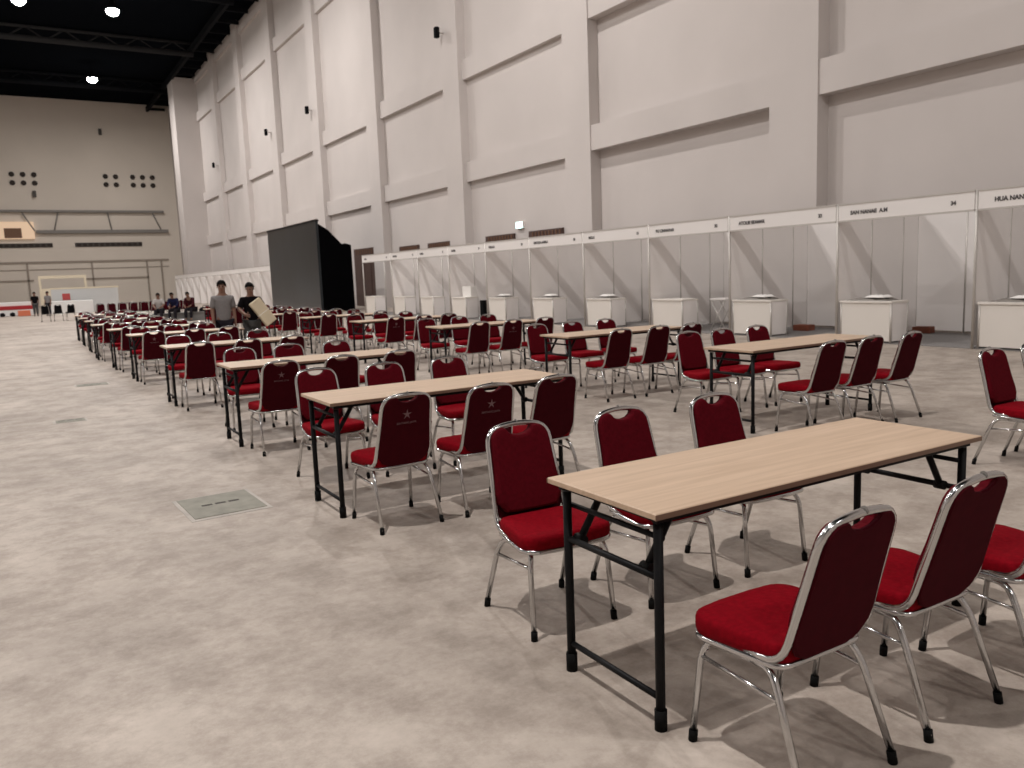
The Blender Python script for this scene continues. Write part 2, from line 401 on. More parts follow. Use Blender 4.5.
def make_chair(name, seat_m, back_m, panel_m):
    t = empty(name)
    # seat cushion: rounded outline, domed
    out = []
    def arc(cx, cy, r, a0, a1, n=5):
        for k in range(n + 1):
            a = math.radians(a0 + (a1 - a0) * k / n); out.append((cx + r * math.cos(a), cy + r * math.sin(a)))
    arc(.140, .150, .075, 0, 90); out.append((.07, .231)); out.append((-.07, .231)); arc(-.140, .150, .075, 90, 180); arc(-.135, -.068, .05, 180, 270); arc(.135, -.068, .05, 270, 360)
    # gently bow the front edge forward
    def ring(s, z):
        return [(x * s, (y + .0) * s, z) for x, y in out]
    levels = [(.965, .376), (1.0, .382), (1.012, .400), (1.012, .418), (1.0, .430), (.965, .437), (.82, .441), (.45, .445)]
    bm = bmesh.new(); R = [[bm.verts.new(p) for p in ring(s, z)] for s, z in levels]; n = len(out)
    for A, B in zip(R, R[1:]):
        for k in range(n): bm.faces.new([A[k], A[(k+1) % n], B[(k+1) % n], B[k]])
    bm.faces.new(list(reversed(R[0]))); bm.faces.new(R[-1])
    obj('seat', bm, seat_m, t, smooth=True)
    # chrome seat rim below the cushion
    bm = bmesh.new(); tube(bm, [(x * .985, y * .985, .371) for x, y in out], .011, 8, closed=True)
    obj('seat_rim', bm, M['chrome'], t)
    # backrest pad with a dipped handle opening at the top
    zs_top = .800
    def pad_outline(zb, inset, drop):
        P = []
        zt = .795
        xb, xt = tube_x(zb) - inset, tube_x(zt) - inset
        P += [(-xb + .035, zb), (-.09, zb - drop), (.09, zb - drop), (xb - .035, zb), (xb - .006, zb + .04), (xb, zb + .08)]
        P += [(tube_x(.62) - inset, .62), (xt + .004, .745)]
        for k in range(1, 5):
            a = math.radians(90 * k / 4); P.append((xt + .004 - .055 + .055 * math.cos(a), .752 + .060 * math.sin(a)))
        P += [(.078, .812)]
        for k in range(0, 7):                    # the dip under the top rail
            a = PI * k / 6; P.append((.070 * math.cos(a), .808 - .034 * math.sin(a) ** 1.3))
        P += [(-.078, .812)]
        for k in range(4, 0, -1):
            a = math.radians(90 * k / 4); P.append((-(xt + .004 - .055 + .055 * math.cos(a)), .752 + .060 * math.sin(a)))
        P += [(-(xt + .004), .745), (-(tube_x(.62) - inset), .62), (-xb, zb + .08), (-xb + .006, zb + .04)]
        return P
    def pad(zb, inset, offs, drop):
        bm = bmesh.new(); O = pad_outline(zb, inset, drop); n = len(O); R = []
        cz = .62
        for s, d in offs:
            R.append([bm.verts.new((x * s, back_y(z) + d, cz + (z - cz) * (1 - (1 - s) * .8))) for x, z in O])
        for A, B in zip(R, R[1:]):
            for k in range(n): bm.faces.new([A[k], A[(k+1) % n], B[(k+1) % n], B[k]])
        bm.faces.new(R[0]); bm.faces.new(R[-1])
        bmesh.ops.triangulate(bm, faces=[f for f in bm.faces if len(f.verts) > 4])
        return bm
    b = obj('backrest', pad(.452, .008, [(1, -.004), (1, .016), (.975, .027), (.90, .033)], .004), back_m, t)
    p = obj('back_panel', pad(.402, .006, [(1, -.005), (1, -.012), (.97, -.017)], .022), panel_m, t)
    # chrome back frame
    bm = bmesh.new(); tube(bm, back_path(), .0125, 8)
    fr = obj('back_frame', bm, M['chrome'], t)
    # joint clip in the middle of the top rail
    bm = bmesh.new(); tube(bm, [(-.002, back_y(.83) - .003, .829), (.002, back_y(.83) - .003, .829)], .0132, 8); obj('rail_joint', bm, M['rail_grey'], fr)
    for s in (-1, 1):
        path = fillet([(s*.165, -.05, .352), (s*.172, .165, .352), (s*.190, .185, .30), (s*.200, .215, .022)], .05, 4)
        bm = bmesh.new(); tube(bm, path, .0115, 8); lg = obj('leg', bm, M['chrome'], t)
        bm = bmesh.new(); tube(bm, [(s*.1988, .2130, .038), (s*.2005, .2155, .0)], .0145, 8); obj('rubber_foot', bm, M['rubber'], lg)
        path = fillet([(s*.165, .02, .352), (s*.172, -.075, .352), (s*.186, -.115, .29), (s*.200, -.215, .022)], .05, 4)
        bm = bmesh.new(); tube(bm, path, .0115, 8); lg = obj('leg', bm, M['chrome'], t)
        bm = bmesh.new(); tube(bm, [(s*.1982, -.2095, .038), (s*.2005, -.2155, .0)], .0145, 8); obj('rubber_foot', bm, M['rubber'], lg)
        bm = bmesh.new(); tube(bm, [(s*.191, .186, .298), (s*.1865, -.123, .275)], .0075, 6); obj('stretcher', bm, M['chrome'], t)
    return t

proto = make_chair('banquet_chair', M['red'], M['red_back'], M['shaded_maroon'])
used = [False]
def chair(x, y, rz, label, group, src=None, flag=None):
    if src is None:
        o = proto if not used[0] else copy_tree(proto); used[0] = True
    else: o = src if not flag[0] else copy_tree(src); (flag.__setitem__(0, True) if flag else None)
    o.location = (x, y, 0); o.rotation_euler = (0, 0, rz)
    tag(o, label, 'chair', group)
    return o

def add_logo(ch):
    """silver star with a line of small letters under it, printed on the back panel"""
    par = [c for c in ch.children if c.name.split('.')[0] == 'back_panel'][0]
    bm = bmesh.new()
    z0, lean = .70, .245
    def P(x, z, d=-.0195): return (x, back_y(z) + d, z)
    P_ = []
    for k in range(10):
        r = .034 if k % 2 == 0 else .010
        a = PI / 2 + PI * k / 5
        P_.append(bm.verts.new(P(r * math.cos(a), z0 + r * math.sin(a))))
    c = bm.verts.new(P(0, z0))
    for k in range(10): bm.faces.new([c, P_[k], P_[(k+1) % 10]])
    obj('star_print', bm, M['print'], par)
    text_mesh('lettering', 'BINTANG JAYA', .019, M['print'], par, P(0, .642, -.0205), (PI/2 - math.atan(lean) * -1, 0, 0), 'CENTER', .0005)

# ---------------------------------------------------------------- folding table (origin at the near left corner on the floor)
TL, TW, TH = 1.8, .6, .75
def make_table():
    t = empty('folding_table')
    bm = bmesh.new(); box(bm, 0, TL, 0, TW, TH - .022, TH); bevel_all(bm, .003, 1)
    top = obj('tabletop', bm, M['wood'], t)
    bm = bmesh.new()
    for a in ((-.0012, TL + .0012, -.0012, .0), (-.0012, TL + .0012, TW, TW + .0012)): box(bm, *a, TH - .021, TH - .003)
    obj('edge_band', bm, M['wood_edge'], top)
    bm = bmesh.new()
    for a in ((.03, TL - .03, .03, .055), (.03, TL - .03, TW - .055, TW - .03), (.04, .065, .055, TW - .055), (TL - .065, TL - .04, .055, TW - .055), (TL/2 - .015, TL/2 + .015, .055, TW - .055)):
        box(bm, *a, TH - .044, TH - .022)
    obj('under_frame', bm, M['black_steel'], t)
    for e, sx in ((.052, 1), (TL - .052, -1)):
        for y in (.05, TW - .05):
            bm = bmesh.new(); tube(bm, [(e, y, TH - .05), (e, y, .03)], .0165, 10); lg = obj('leg', bm, M['black_steel'], t)
            bm = bmesh.new(); tube(bm, [(e, y, .07), (e, y, 0)], .0215, 10); obj('foot_cap', bm, M['rubber'], lg)
            yy = y + (.08 if y < .3 else -.05)
            bm = bmesh.new(); tube(bm, [(e + sx*.02, yy, .525), (e + sx*.14, yy, TH - .04)], .014, 8)
            tube(bm, [(e + sx*.02, yy - .022, .525), (e + sx*.02, yy + .022, .525)], .02, 10)
            obj('folding_brace', bm, M['black_steel'], t)
        for z, off, r in ((.11, 0, .011), (.52, .0, .0125), (.645, .02, .010)):
            bm = bmesh.new(); tube(bm, [(e + sx*off, .05, z), (e + sx*off, TW - .05, z)], r, 8); obj('crossbar', bm, M['black_steel'], t)
    return t
table0 = make_table(); tused = [False]
def table(x, y, label, group, rz=0.):
    o = table0 if not tused[0] else copy_tree(table0); tused[0] = True
    o.location = (x, y, 0); o.rotation_euler = (0, 0, rz)
    tag(o, label, 'table', group); return o

AIS, BTH = 'the open-floor line', 'the booth-side line'
POS = ['open-floor end', 'middle', 'booth-side end']
def place_row(x, y, idx, line, near, far, rz=0., nrot=(0,0,0), frot=(0,0,0), logos=()):
    """a table with three chairs before it and three behind it; near / far: (x, y) offsets from the table's corner"""
    nm = ORD[idx]
    if y > 1 or x < 1:
        table(x, y, 'light wood folding table with black legs, %s one back in %s' % (nm, line), 'folding tables in ' + line, rz)
    for k, (dx, dy) in enumerate(near):
        c = chair(x + dx, y + dy, nrot[k], 'red chrome banquet chair in front of %s table back in %s, %s' % (nm, line, POS[k]), 'banquet chairs in front of the tables')
        if k in logos: add_logo(c)
    for k, (dx, dy) in enumerate(far):
        chair(x + dx, y + dy, PI + frot[k], 'red chrome banquet chair behind %s table back in %s, %s' % (nm, line, POS[k]), 'banquet chairs behind the tables')

# open-floor line
place_row(0, 0, 0, AIS, [(.293, -.27), (.885, -.265), (1.435, -.33)], [(.28, 1.045), (.87, 1.02), (1.49, 1.02)],
          nrot=(0, 0, -.02), frot=(-.05, 0, -.03))
place_row(-.01, 2.99, 1, AIS, [(.31, -.22), (.89, -.24), (1.41, -.20)], [(.36, 1.13), (.90, 1.08), (1.47, 1.06)],
          nrot=(.03, -.03, .0), frot=(.04, 0, 0), logos=(0, 1))
place_row(.015, 5.80, 2, AIS, [(.31, -.32), (.86, -.32), (1.44, -.32)], [(.38, 1.08), (.92, 1.10), (1.45, 1.02)], nrot=(0, .03, 0), frot=(-.03, 0, .04), logos=(0,))
place_row(-.03, 9.05, 3, AIS, [(.30, -.30), (.86, -.34), (1.41, -.33)], [(.34, 1.06), (.90, 1.05), (1.45, 1.08)], nrot=(-.02, 0, .03))
def jit(n, base, s=.04): return [(a + random.uniform(-s, s), b + random.uniform(-s, s)) for a, b in base]
NB, FB = [(.30, -.28), (.87, -.28), (1.43, -.28)], [(.34, 1.06), (.90, 1.06), (1.46, 1.06)]
ys1 = [12.5, 14.93, 17.68, 20.35, 22.95, 25.66]; xs1 = [-.06, -.13, -.20, -.14, -.10, -.06]
for k, (xx, yy) in enumerate(zip(xs1, ys1)):
    r = lambda: tuple(random.uniform(-.05, .05) for _ in range(3))
    place_row(xx, yy, 4 + k, AIS, jit(3, NB), jit(3, FB), nrot=r(), frot=r(), logos=(0,) if k in (0, 2) else ())
# booth-side line (its first table stands outside the frame; two of its chairs are in view)
chair(4.42, 1.15, PI, 'dark red chrome chair alone beside the far corner of the foremost table', 'banquet chairs behind the tables')
chair(5.03, 1.17, PI, 'dark red chrome chair cut off by the picture edge before the closest white counter', 'banquet chairs behind the tables')
place_row(3.865, 3.12, 0, BTH, [(.47, -.24), (1.02, -.22), (1.56, -.25)], [(.50, 1.12), (.98, 1.10), (1.52, 1.10)], rz=.01, nrot=(-.03, 0, .04), frot=(-.06, 0, 0))
place_row(3.83, 5.86, 1, BTH, [(.45, -.18), (1.03, -.18), (1.51, -.22)], [(.41, 1.08), (.99, 1.08), (1.56, 1.08)], nrot=(0, -.02, 0))
place_row(3.75, 8.93, 2, BTH, [(.36, -.25), (.93, -.24), (1.51, -.22)], [(.36, 1.10), (.97, 1.10), (1.53, 1.12)], logos=(1,))
place_row(3.66, 12.0, 3, BTH, [(.45, -.30), (1.0, -.28), (1.5, -.28)], [(.35, 1.06), (.9, 1.06), (1.45, 1.08)], logos=(0,))
ys2 = [14.9, 17.7, 20.35, 22.95, 25.66]; xs2 = [3.60, 3.62, 3.64, 3.66, 3.68]
for k, (xx, yy) in enumerate(zip(xs2, ys2)):
    r = lambda: tuple(random.uniform(-.05, .05) for _ in range(3))
    place_row(xx, yy, 4 + k, BTH, jit(3, NB), jit(3, FB), nrot=r(), frot=r())

# ---------------------------------------------------------------- exhibition booths along the right wall
XB, XD = 11.6, 14.1
bys = [2.88, 5.54, 8.11, 10.80, 13.40, 16.05, 18.73, 21.37, 24.0, 26.55, 29.10, 32.2]
names = ['HUA NAN EL', 'SAN NANAE  A.M', 'ATOLIE SEAMAR', 'BU CINNABAR', 'MOLA', 'GINTARA ANEKA', 'BERLIAN', 'TANISA', 'KARSA', 'LENTERA', 'MAYA']
nums = ['35', '34', '33', '32', '31', '30', '29', '28', '27', '26', '25']
ROTX = Matrix(((0, 0, -1), (-1, 0, 0), (0, 1, 0))).to_euler()   # text reading along -Y, facing -X
def booth(y0, y1, label, group, text=None, num=None, near_side=False, carpet=True, fz=2.54, open_end=False):
    t = empty('exhibition_booth', (XB, y0, 0), 0, label, 'booth', group)
    w = y1 - y0; D = XD - XB
    obj('back_panel', bx(D - .012, D + .012, .03, w, .05, 2.48), M['panel'], t)
    if not open_end: obj('side_panel', bx(0, D, w - .012, w + .012, .05, 2.48), M['panel'], t)
    posts = [(.0, w), (1.0, w), (2.0, w), (D, w), (D, w - 1.0), (D, w - 2.0)]
    if near_side:
        obj('side_panel', bx(0, D, -.012, .012, .05, 2.48), M['panel'], t); posts += [(0, 0), (1, 0), (2, 0), (D, 0)]
    for px, py in posts:
        bm = bmesh.new(); tube(bm, [(px, py, 0), (px, py, 2.53)], .024, 8); obj('post', bm, M['alu'], t)
    f = obj('fascia', bx(-.02, .0, .03, w - .03, 2.225, fz - .02), M['fascia'], t)
    bm = bmesh.new()
    for z in (2.20, fz - .035): box(bm, -.03, .01, .028, w - .028, z, z + .03)
    obj('fascia_rail', bm, M['alu'], f)
    if text:
        text_mesh('lettering', text, .095, M['letter'], f, (-.024, w - .28, 2.325), ROTX, 'LEFT', .002, .004)
        text_mesh('lettering', num, .09, M['letter'], f, (-.024, .42, 2.325), ROTX, 'LEFT', .002, .004)
    if carpet:
        obj('carpet', bx(.0, D - .02, .03, w - .03, .001, .012), M['carpet'], t)
    return t
def counter(yf, label, xw=1.06, m=None):
    """white display counter whose front face stands in line with the fascia"""
    t = empty('display_counter', (XB + .02, yf, 0.014), 0, label, 'counter', 'white counters in the booth fronts')
    d, h = .5, .745
    obj('front_panel', bx(.0, .02, .04, xw - .04, .03, h - .04), m or M['panel_front'], t)
    obj('end_panel', bx(.03, d - .03, .01, .025, .03, h - .04), M['panel'], t)
    obj('end_panel', bx(.03, d - .03, xw - .025, xw - .01, .03, h - .04), M['panel'], t)
    bm = bmesh.new(); box(bm, -.02, d + .01, 0, xw, h - .04, h); bevel_all(bm, .004, 1); obj('countertop', bm, M['panel_front'], t)
    for px in (.01, d - .02):
        for py in (.02, xw - .02):
            bm = bmesh.new(); tube(bm, [(px, py, 0), (px, py, h - .04)], .02, 8); obj('post', bm, M['alu'], t)
    return t
where = ['beside the picture edge', 'second along from the picture edge', 'third along from the picture edge'] + ['%s along from the picture edge' % ORD[i] for i in range(3, 11)]
for i in range(len(bys) - 1):
    y0, y1 = bys[i], bys[i + 1]
    last = i == len(bys) - 2
    b = booth(y0, y1, 'white panel exhibition booth with name fascia, ' + (where[i] if not last else 'last before the black screen box'), 'white exhibition booths along the hall wall', names[i], nums[i], near_side=(i == 0), open_end=last)
    xw = 1.35 if i == 0 else 1.06
    yc = y1 - .06 - xw
    counter(yc, 'white counter at the front of the booth ' + (where[i] if not last else 'last before the black screen box'), xw)

def sheet(name, x, y, z, sx, sy, sz, m, rz, label, cat, group=None, crumple=0.):
    bm = bmesh.new()
    n = 7; vs = [[bm.verts.new(((i / (n-1) - .5) * sx, (j / (n-1) - .5) * sy, sz * (.45 + .55 * math.sin(i * 1.3 + j * .9) ** 2) if 0 < i < n-1 and 0 < j < n-1 else .004)) for j in range(n)] for i in range(n)]
    for i in range(n-1):
        for j in range(n-1): bm.faces.new([vs[i][j], vs[i+1][j], vs[i+1][j+1], vs[i][j+1]])
    r = bmesh.ops.extrude_face_region(bm, geom=list(bm.faces))
    for v in [g for g in r['geom'] if isinstance(g, bmesh.types.BMVert)]: v.co.z = 0
    o = obj(name, bm, m, smooth=True, loc=(x, y, z)); o.rotation_euler = (0, 0, rz)
    return tag(o, label, cat, group)
ct = .7595
for i, k in enumerate((0, 1, 2, 4, 5, 6)):
    y1 = bys[k + 1]
    wl = where[k]
    sheet('wrapping_sheet', XB + .25, y1 - .60, ct, .42, .82, .055, M['plastic_grey'], .05, 'crumpled grey wrapping on the counter of the booth ' + wl, 'wrapping', 'wrapping left on the counters')
    sheet('paper_sheet', XB + .22, y1 - .72, ct + .057, .30, .46, .05, M['paper'], -.1, 'crumpled white paper lying on wrapping on counter of booth ' + wl, 'paper', 'white paper left on the counters')
# cartons and odd things in the booths
def carton(name, x, y, z, sx, sy, sz, m, label, rz=0., cat='box'):
    t = empty(name, (x, y, z), rz, label, cat)
    bm = bmesh.new(); box(bm, -sx/2, sx/2, -sy/2, sy/2, 0, sz); bevel_all(bm, .006, 1); obj('box_body', bm, m, t)
    bm = bmesh.new()
    for s in (-1, 1): box(bm, -sx/2, sx/2, min(s*.004, s*sy*.49), max(s*.004, s*sy*.49), sz, sz + .005)
    obj('box_flap', bm, m, t)
carton('carton', 13.80, 7.75, .0125, .26, .34, .12, M['brick_red'], 'low red-brown carton on grey carpet, booth second along from the picture edge', .2)
carton('carton', 13.2, 10.15, .0125, .26, .38, .12, M['brick_red'], 'low red-brown carton on grey carpet, booth third along from the picture edge', .1)
y8 = 24.0
carton('white_box', XB + .33, y8 - .86, ct, .30, .42, .36, M['paper'], 'white open box standing on a booth counter below the exit sign', .25)
carton('black_case', XB + .55, y8 - 1.55, .0135, .34, .22, .62, M['black_fabric'], 'tall black case on the floor beside the counter with the white box', 0., 'case')
# folding stool in the fourth booth
t = empty('folding_stool', (12.25, 11.65, .020), .1, 'white folding stool with thin crossed legs beside a booth counter', 'stool')
obj('seat', bx(-.17, .17, -.22, .22, .70, .74, .008), M['fascia'], t)
for x in (-.15, .15):
    for s in (-1, 1):
        bm = bmesh.new(); tube(bm, [(x, -.20*s, .70), (x, .22*s, 0)], .012, 6); obj('leg', bm, M['alu'], t)

# the further row of plain booths beyond the black box
fy = [46.8 + 2.75 * i for i in range(13)]
for i in range(12):
    booth(fy[i], fy[i+1], 'plain white booth past the black screen box, %s from the box' % ORD[i], 'plain white booths beyond the black box', near_side=(i == 0), carpet=False)

# ---------------------------------------------------------------- black screen box
t = empty('screen_box', (11, 36.4, 0), 0, 'tall black screen box standing between the two rows of booths', 'stage screen')
bm = bmesh.new(); prism(bm, [(0, .0), (8.5, .0), (8.5, 4.36), (0, 4.36)], 'x', 0, .12); obj('screen_face', bm, M['screen'], t)
bm = bmesh.new()
prism(bm, [(.12, 0), (1.72, 0), (1.70, 3.18), (1.42, 3.26), (1.25, 3.22), (1.05, 3.42), (.6, 3.9), (.12, 4.20)], 'y', .03, 8.45)
obj('black_drape', bm, M['drape'], t)
bm = bmesh.new(); box(bm, -.03, .15, -.03, 8.53, 4.30, 4.38); obj('top_rail', bm, M['black_steel'], t)

# ---------------------------------------------------------------- floor hatches
def hatch(x, y, w, d, rz, label):
    t = empty('floor_hatch', (x, y, 0), rz, label, 'floor hatch', 'service hatches in the concrete floor')
    fr = bmesh.new(); box(fr, -w/2 - .03, w/2 + .025, -d/2 - .05, d/2 + .02, .0005, .002); obj('hatch_surround', fr, M['grout'], t)
    obj('hatch_lid', bx(-w/2, w/2, -d/2, d/2, .002, .0055), M['hatch'], t)
    for s in (-.09, .0, .09):
        obj('finger_slot', bx(s - .035, s + .035, .0, .035, .0055, .0062), M['slot'], t)
hatch(-.53, 3.90, .47, .56, .04, 'grey-green service hatch let into the floor, the large close one')
hatch(-.66, 12.72, .44, .30, 0., 'narrow dark service hatch in the floor, beside the fifth table')
hatch(-1.18, 8.86, .30, .22, 0., 'faint small service hatch in the floor, between the other two')

# ---------------------------------------------------------------- people
def skin(name, verts, edges, m, parent=None, sub=2, root=0):
    """verts: (x, y, z, radius) or (x, y, z, rx, ry)"""
    me = bpy.data.meshes.new(name); me.from_pydata([v[:3] for v in verts], edges, [])
    o = bpy.data.objects.new(name, me); col.objects.link(o)
    md = o.modifiers.new('s', 'SKIN'); md.use_smooth_shade = True
    sv = me.skin_vertices[0].data
    for i, v in enumerate(verts):
        sv[i].radius = (v[3], v[4] if len(v) > 4 else v[3]); sv[i].use_root = (i == root)
    ms = o.modifiers.new('u', 'SUBSURF'); ms.levels = sub; ms.render_levels = sub
    bpy.context.view_layer.update()
    me2 = bpy.data.meshes.new_from_object(o.evaluated_get(bpy.context.evaluated_depsgraph_get()))
    bpy.data.objects.remove(o); bpy.data.meshes.remove(me)
    me2.name = name; me2.materials.clear(); me2.materials.append(m)
    for p in me2.polygons: p.use_smooth = True
    o = bpy.data.objects.new(name, me2); col.objects.link(o)
    if parent: o.parent = parent
    return o

def lerp(a, b, t): return tuple(a[i] + (b[i] - a[i]) * t for i in range(3))

def hand(chains, wrist, d, up, side):
    """five fingered hand: palm from the wrist along d; side = direction of the thumb. Appends (verts, edges) chains."""
    w = Vector(wrist); d = Vector(d).normalized(); s = Vector(side); s = (s - d * s.dot(d)).normalized(); n = d.cross(s)
    palm = w + d * .085
    fl = [.075, .083, .078, .062]
    for i in range(4):
        off = s * (.030 - .020 * i)
        b = palm + off * .9 - d * .02
        p1 = palm + off + d * fl[i] * .45 + n * .004
        p2 = palm + off + d * fl[i] * .8 + n * .016
        p3 = palm + off + d * fl[i] * .98 + n * .030
        chains.append([b, p1, p2, p3, .0095])
    b = w + d * .03 + s * .025
    chains.append([b, b + s * .028 + d * .028, b + s * .036 + d * .055 + n * .01, b + s * .034 + d * .070 + n * .018, .0105])
    return w + d * .045, palm

def person(name, loc, rz, label, J, skin_m, top_m, leg_m, sleeve=.6, hair_front=True):
    """J: joint dictionary in local space, facing local +Y"""
    t = empty(name, loc, rz, label, 'person')
    V, E = [], []
    def add(p, r, r2=None, link=None):
        V.append((*p, r, r2 if r2 is not None else r)); i = len(V) - 1
        if link is not None: E.append((link, i))
        return i
    pel = add(J['pelvis'], .135, .095)
    wa = add(J['waist'], .125, .088, pel)
    ch = add(J['chest'], .140, .095, wa)
    ub = add(lerp(J['chest'], J['neck'], .5), .110, .080, ch)
    nb = add(J['neck'], .056, .056, ub)
    hb = add(J['jaw'], .060, .066, nb)
    hm = add(J['head'], .076, .092, hb)
    ht = add(J['crown'], .052, .062, hm)
    chains = []
    for s in ('l', 'r'):
        sh = add(J['sh_' + s], .055, None, ub); el = add(J['el_' + s], .040, None, sh)
        wr = add(J['wr_' + s], .027, None, el)
        d = Vector(J['wr_' + s]) - Vector(J['el_' + s])
        pm, pe = hand(chains, J['wr_' + s], J.get('hd_' + s, d), None, J.get('th_' + s, (0, 1, 0)))
        a = add(pm, .034, .020, wr); add(pe, .036, .016, a)
        hp = add(J['hp_' + s], .085, None, pel); kn = add(J['kn_' + s], .056, None, hp)
        cf = add(lerp(J['kn_' + s], J['an_' + s], .35), .054, None, kn)
        an = add(J['an_' + s], .036, None, cf)
        add(J['to_' + s], .036, .024, an)
    body = skin('body', V, E, skin_m, t, 2)
    # fingers: short skinned chains rooted inside the palm, joined into the body mesh
    extra = []
    for a, b, c, d, r in chains:
        extra.append(skin('finger', [(*a, r), (*b, r * .95), (*c, r * .85), (*d, r * .6)], [(0, 1), (1, 2), (2, 3)], skin_m, None, 1))
    # face: nose and ears
    hd = Vector(J['head']); fw = Vector(J.get('face', (0, 1, 0))).normalized(); up = (Vector(J['crown']) - Vector(J['jaw'])).normalized()
    sd = fw.cross(up)
    extra.append(skin('nose', [(*(hd + fw * .080 - up * .005), .010), (*(hd + fw * .103 - up * .030), .014), (*(hd + fw * .090 - up * .036), .010)], [(0, 1), (1, 2)], skin_m, None, 1))
    for s in (-1, 1):
        extra.append(skin('ear', [(*(hd + sd * s * .076 + up * .015), .012, .008), (*(hd + sd * s * .083 - up * .02), .015, .008)], [(0, 1)], skin_m, None, 1))
    bm = bmesh.new(); bm.from_mesh(body.data)
    for e in extra:
        bm.from_mesh(e.data); bpy.data.objects.remove(e)
    bm.to_mesh(body.data); bm.free()
    for p in body.data.polygons: p.use_smooth = True
    # eyes, mouth
    for s in (-1, 1):
        bm = bmesh.new(); bmesh.ops.create_uvsphere(bm, u_segments=8, v_segments=6, radius=.012)
        o = obj('eye', bm, M['hair'], body, True); o.location = hd + fw * .083 + sd * s * .030 + up * .004
    bm = bmesh.new(); bmesh.ops.create_uvsphere(bm, u_segments=10, v_segments=6, radius=.02)
    for v in bm.verts: v.co.z *= .3; v.co.y *= .4
    o = obj('mouth', bm, M['brick_red'], body, True); o.location = hd + fw * .082 - up * .062
    # hair: cap over the skull
    bm = bmesh.new(); bmesh.ops.create_icosphere(bm, subdivisions=3, radius=1)
    R = Matrix((sd, fw, up)).transposed()
    for v in list(bm.verts):
        if v.co.z < -.15 - .1 * (v.co.y < -.2) + (.55 if v.co.y > .45 else 0): pass
    kill = [v for v in bm.verts if v.co.z < (-.42 if v.co.y < -.1 else .12 if v.co.y > .45 else -.05)]
    bmesh.ops.delete(bm, geom=kill, context='VERTS')
    for v in bm.verts:
        v.co = R @ Vector((v.co.x * .088, v.co.y * .103, v.co.z * .098))
    o = obj('hair', bm, M['hair'], body, True); o.location = hd + up * .030 - fw * .004
    # clothes
    V, E = [], []
    hm_ = add(lerp(J['pelvis'], J['waist'], -.55 if J['an_l'][1] < .2 else .1), .150, .112); pel = add(lerp(J['pelvis'], J['waist'], .3), .152, .114, hm_); wa = add(J['waist'], .148, .108, pel); ch = add(J['chest'], .170, .128, wa)
    ub = add(lerp(J['chest'], J['neck'], .5), .140, .108, ch)
    add(lerp(J['chest'], J['neck'], .88), .070, .070, ub)
    for s in ('l', 'r'):
        sh = add(J['sh_' + s], .074, None, ub); 
        if sleeve <= .5: add(lerp(J['sh_' + s], J['el_' + s], sleeve * 2), .062, None, sh)
        else:
            el = add(J['el_' + s], .054, None, sh); add(lerp(J['el_' + s], J['wr_' + s], (sleeve - .5) * 2), .046, None, el)
    skin('shirt', V, E, top_m, body, 2)
    V, E = [], []
    pel = add(J['pelvis'], .150, .112)
    for s in ('l', 'r'):
        hp = add(J['hp_' + s], .100, None, pel); kn = add(J['kn_' + s], .074, None, hp); add(lerp(J['kn_' + s], J['an_' + s], .93), .060, None, kn)
    skin('trousers', V, E, leg_m, body, 2)
    for s in ('l', 'r'):
        a, b = Vector(J['an_' + s]), Vector(J['to_' + s])
        dd = (b - a); dd.z = 0; dd.normalize()
        skin('shoe', [(*(a - dd * .05 - Vector((0, 0, a.z - .045))), .045, .042), (*(a + dd * .06 - Vector((0, 0, a.z - .042))), .045, .038), (*(a + dd * .17 - Vector((0, 0, a.z - .032))), .042, .026)], [(0, 1), (1, 2)], M['shoe'], body, 1)
    return t

def standing(h=1.6):
    k = h / 1.70
    J = dict(pelvis=(0, 0, .92), waist=(0, .01, 1.06), chest=(0, 0, 1.27), neck=(0, -.01, 1.435), jaw=(0, .02, 1.50), head=(0, .015, 1.585), crown=(0, .0, 1.655),
             sh_l=(-.180, 0, 1.345), el_l=(-.225, -.02, 1.10), wr_l=(-.225, .05, .86), sh_r=(.180, 0, 1.345), el_r=(.225, -.02, 1.10), wr_r=(.225, .05, .86),
             hp_l=(-.09, 0, .86), kn_l=(-.10, .02, .48), an_l=(-.105, -.01, .085), to_l=(-.115, .12, .035), hp_r=(.09, 0, .86), kn_r=(.10, .02, .48), an_r=(.105, -.01, .085), to_r=(.115, .12, .035))
    return {a: (v[0] * k * .92, v[1] * k, v[2] * k) for a, v in J.items()}
J = standing(1.575); J['face'] = (.25, 1, 0)
person('person', (1.745, 14.06, 0), PI - .05, 'person standing in a grey shirt and dark trousers between the tables', J, M['skin'], M['grey_shirt'], M['trousers'], .42)
J = standing(1.51)
J.update(el_r=(.235, .05, 1.02), wr_r=(.16, .27, .92), el_l=(-.235, .05, 1.02), wr_l=(-.17, .27, .93), hd_l=(.4, .9, 0), hd_r=(-.4, .9, -.1), th_l=(0, 0, 1), th_r=(0, 0, 1))
J['face'] = (-.15, 1, -.15)
person('person', (2.27, 14.10, 0), PI - .05, 'person in a black shirt and grey trousers carrying a cream board', J, M['skin'], M['black_shirt'], M['grey_trousers'], .45)
t = empty('cream_board', (2.38, 13.70, .97), .0, 'cream folded board held slanting by the person in black', 'board')
bm = bmesh.new(); box(bm, -.12, .12, -.04, .04, -.26, .26); bevel_all(bm, .02, 3); o1 = obj('board_body', bm, M['cream'], t)
bm = bmesh.new(); box(bm, -.122, .122, -.043, .043, -.02, -.01); obj('fold_band', bm, M['paper'], o1)
t.rotation_euler = (-.15, -.58, .1)

